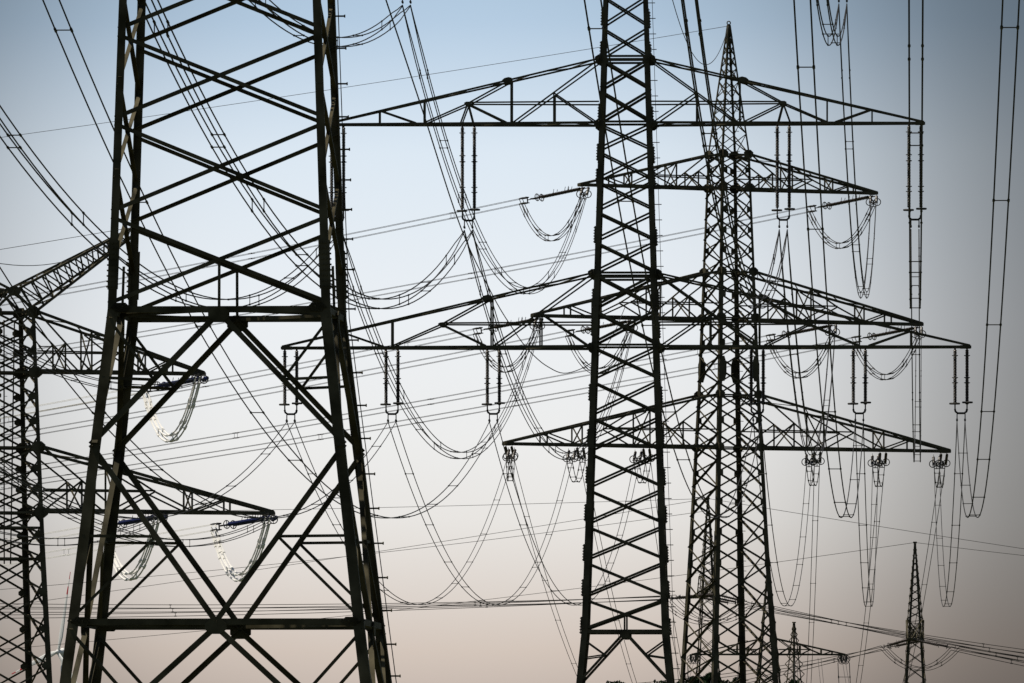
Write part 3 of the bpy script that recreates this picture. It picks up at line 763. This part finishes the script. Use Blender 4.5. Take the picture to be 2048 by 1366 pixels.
# ================================================================== wind turbine far away
DT = 8000.0*K; hub = P(118, 1304, DT/K); bs = ground_h(0, DT)
wt = thing('wind_turbine', 'white wind turbine with red-banded blade tips, half hidden behind the nearest pylon', 'wind turbine', (hub.x, DT, bs), math.radians(-52))
hz = hub.z - bs
mb = MB(); mb.tube([(0, 3, 0), (0, 3, hz*0.5), (0, 3, hz-1.5)], [2.6, 2.1, 1.5], 20); mb.build('tower', WHITE, wt)
mb = MB(); mb.tube([(0, 0.8, hz), (0, 2, hz+0.1), (0, 7, hz+0.2), (0, 9, hz+0.2)], [1.3, 1.9, 1.8, 1.1], 12); nac = mb.build('nacelle', WHITE, wt)
mb = MB(); mb.tube([(0, 5.0, hz+0.2), (0, 6.5, hz+0.2)], 1.95, 12); mb.build('red_band', RED, nac)
mb = MB(); mb.tube([(0, 0.9, hz), (0, -0.6, hz), (0, -1.6, hz), (0, -2.1, hz)], [1.5, 1.45, 0.9, 0.15], 14); mb.build('hub', WHITE, wt)
R = 165*DT/F
def blade_seg(a, r0, r1, m, parent, name):
    mb = MB(); u = V((math.cos(a), 0, math.sin(a))); tq = V((-math.sin(a), 0, math.cos(a))); n = 8; b = len(mb.v)
    for i in range(n+1):
        r = r0 + (r1-r0)*i/n; f = r/R
        ch = 1.5 + 1.9*smooth(0.03, 0.2, f) - 2.9*smooth(0.15, 1.02, f); th = 0.9*(1-f)**1.3 + 0.10
        for j in range(8):
            q = 2*math.pi*j/8; mb.v.append(V((0, -0.7, hz)) + u*r + tq*(ch*0.5*math.cos(q) - ch*0.15) + V((0, th*0.5*math.sin(q), 0)))
    for i in range(n):
        for j in range(8): j2 = (j+1) % 8; mb.f.append((i*8+j, i*8+j2, (i+1)*8+j2, (i+1)*8+j))
    mb.f.append(tuple(range(8))[::-1]); mb.f.append(tuple(n*8+j for j in range(8)))
    return mb.build(name, m, parent)
for a in (75, 195, 315):
    a = math.radians(a); bl = blade_seg(a, 0.8, R*0.72, WHITE, wt, 'blade')
    blade_seg(a, R*0.72, R*0.82, RED, bl, 'red_band'); blade_seg(a, R*0.82, R*0.91, WHITE, bl, 'blade_section'); blade_seg(a, R*0.91, R, RED, bl, 'red_band')

# ================================================================== trees on the far rise
def tree(px, top, D, wpx, label):
    D *= K; x = (px-1024)/F*D; gh = ground_h(x, D); ztop = CZ + (HY-top)/F*D - gh; rw = wpx*D/F/2
    r = thing('broadleaf_tree', label, 'tree', (x, D, gh), 0, 'trees on the far rise')
    mb = MB(); mb.tube([(0,0,-0.3), (0.15,0,ztop*0.3), (0,0.2,ztop*0.62)], [0.45, 0.34, 0.14], 8)
    for i in range(6):
        a = i*1.05; mb.tube([(0.1,0,ztop*(0.3+0.04*i)), (math.cos(a)*rw*0.35, math.sin(a)*rw*0.35, ztop*(0.5+0.04*i)), (math.cos(a)*rw*0.6, math.sin(a)*rw*0.6, ztop*(0.62+0.04*i))], [0.16, 0.1, 0.03], 5)
    mb.build('trunk', BARK, r)
    mb = MB(); cl = []
    for i in range(70):
        a = random.uniform(0, 6.283); f = math.sqrt(random.random())*0.9; zz = 0.36 + 0.61*random.random()**0.7
        sc_ = math.sqrt(max(0.02, 1.0 - (max(0.0, zz-0.55)/0.45)**2))
        cl.append((V((math.cos(a)*rw*f*sc_, math.sin(a)*rw*f*sc_, ztop*zz)), random.uniform(0.16, 0.28)*rw))
    cl.append((V((0, 0, ztop*0.92)), ztop*0.07))
    for c, cr_ in cl:
        for i in range(70):
            d = nz((random.gauss(0,1), random.gauss(0,1), random.gauss(0,0.8))); p = c + d*cr_*random.random()**0.4
            if p.z > ztop: continue
            u = nz((random.gauss(0,1), random.gauss(0,1), random.gauss(0,1))); v_ = nz(u.cross(V((0.3,0.5,0.8)))); s_ = random.uniform(0.18, 0.36); b = len(mb.v)
            mb.v += [p - u*s_, p + v_*s_*0.6, p + u*s_, p - v_*s_*0.6]; mb.f.append((b, b+1, b+2, b+3))
    mb.build('crown', LEAF, r)
tree(1424, 1341, 2230, 60, 'tallest dark tree crown rising at the foot of the dense angle pylon')
tree(1384, 1353, 2220, 100, 'rounded dark treetop left of the tallest one at the frame bottom')
tree(1462, 1353, 2240, 90, 'low dark treetop right of the tallest one at the frame bottom')
tree(1316, 1361, 2215, 140, 'low treetop peeping between the feet of the two middle pylons')
tree(1236, 1363, 2225, 150, 'treetop just showing under the central pylon\'s lowest braces')
tree(1590, 1360, 2250, 80, 'treetop at the foot of the smallest pointed pylon tip')
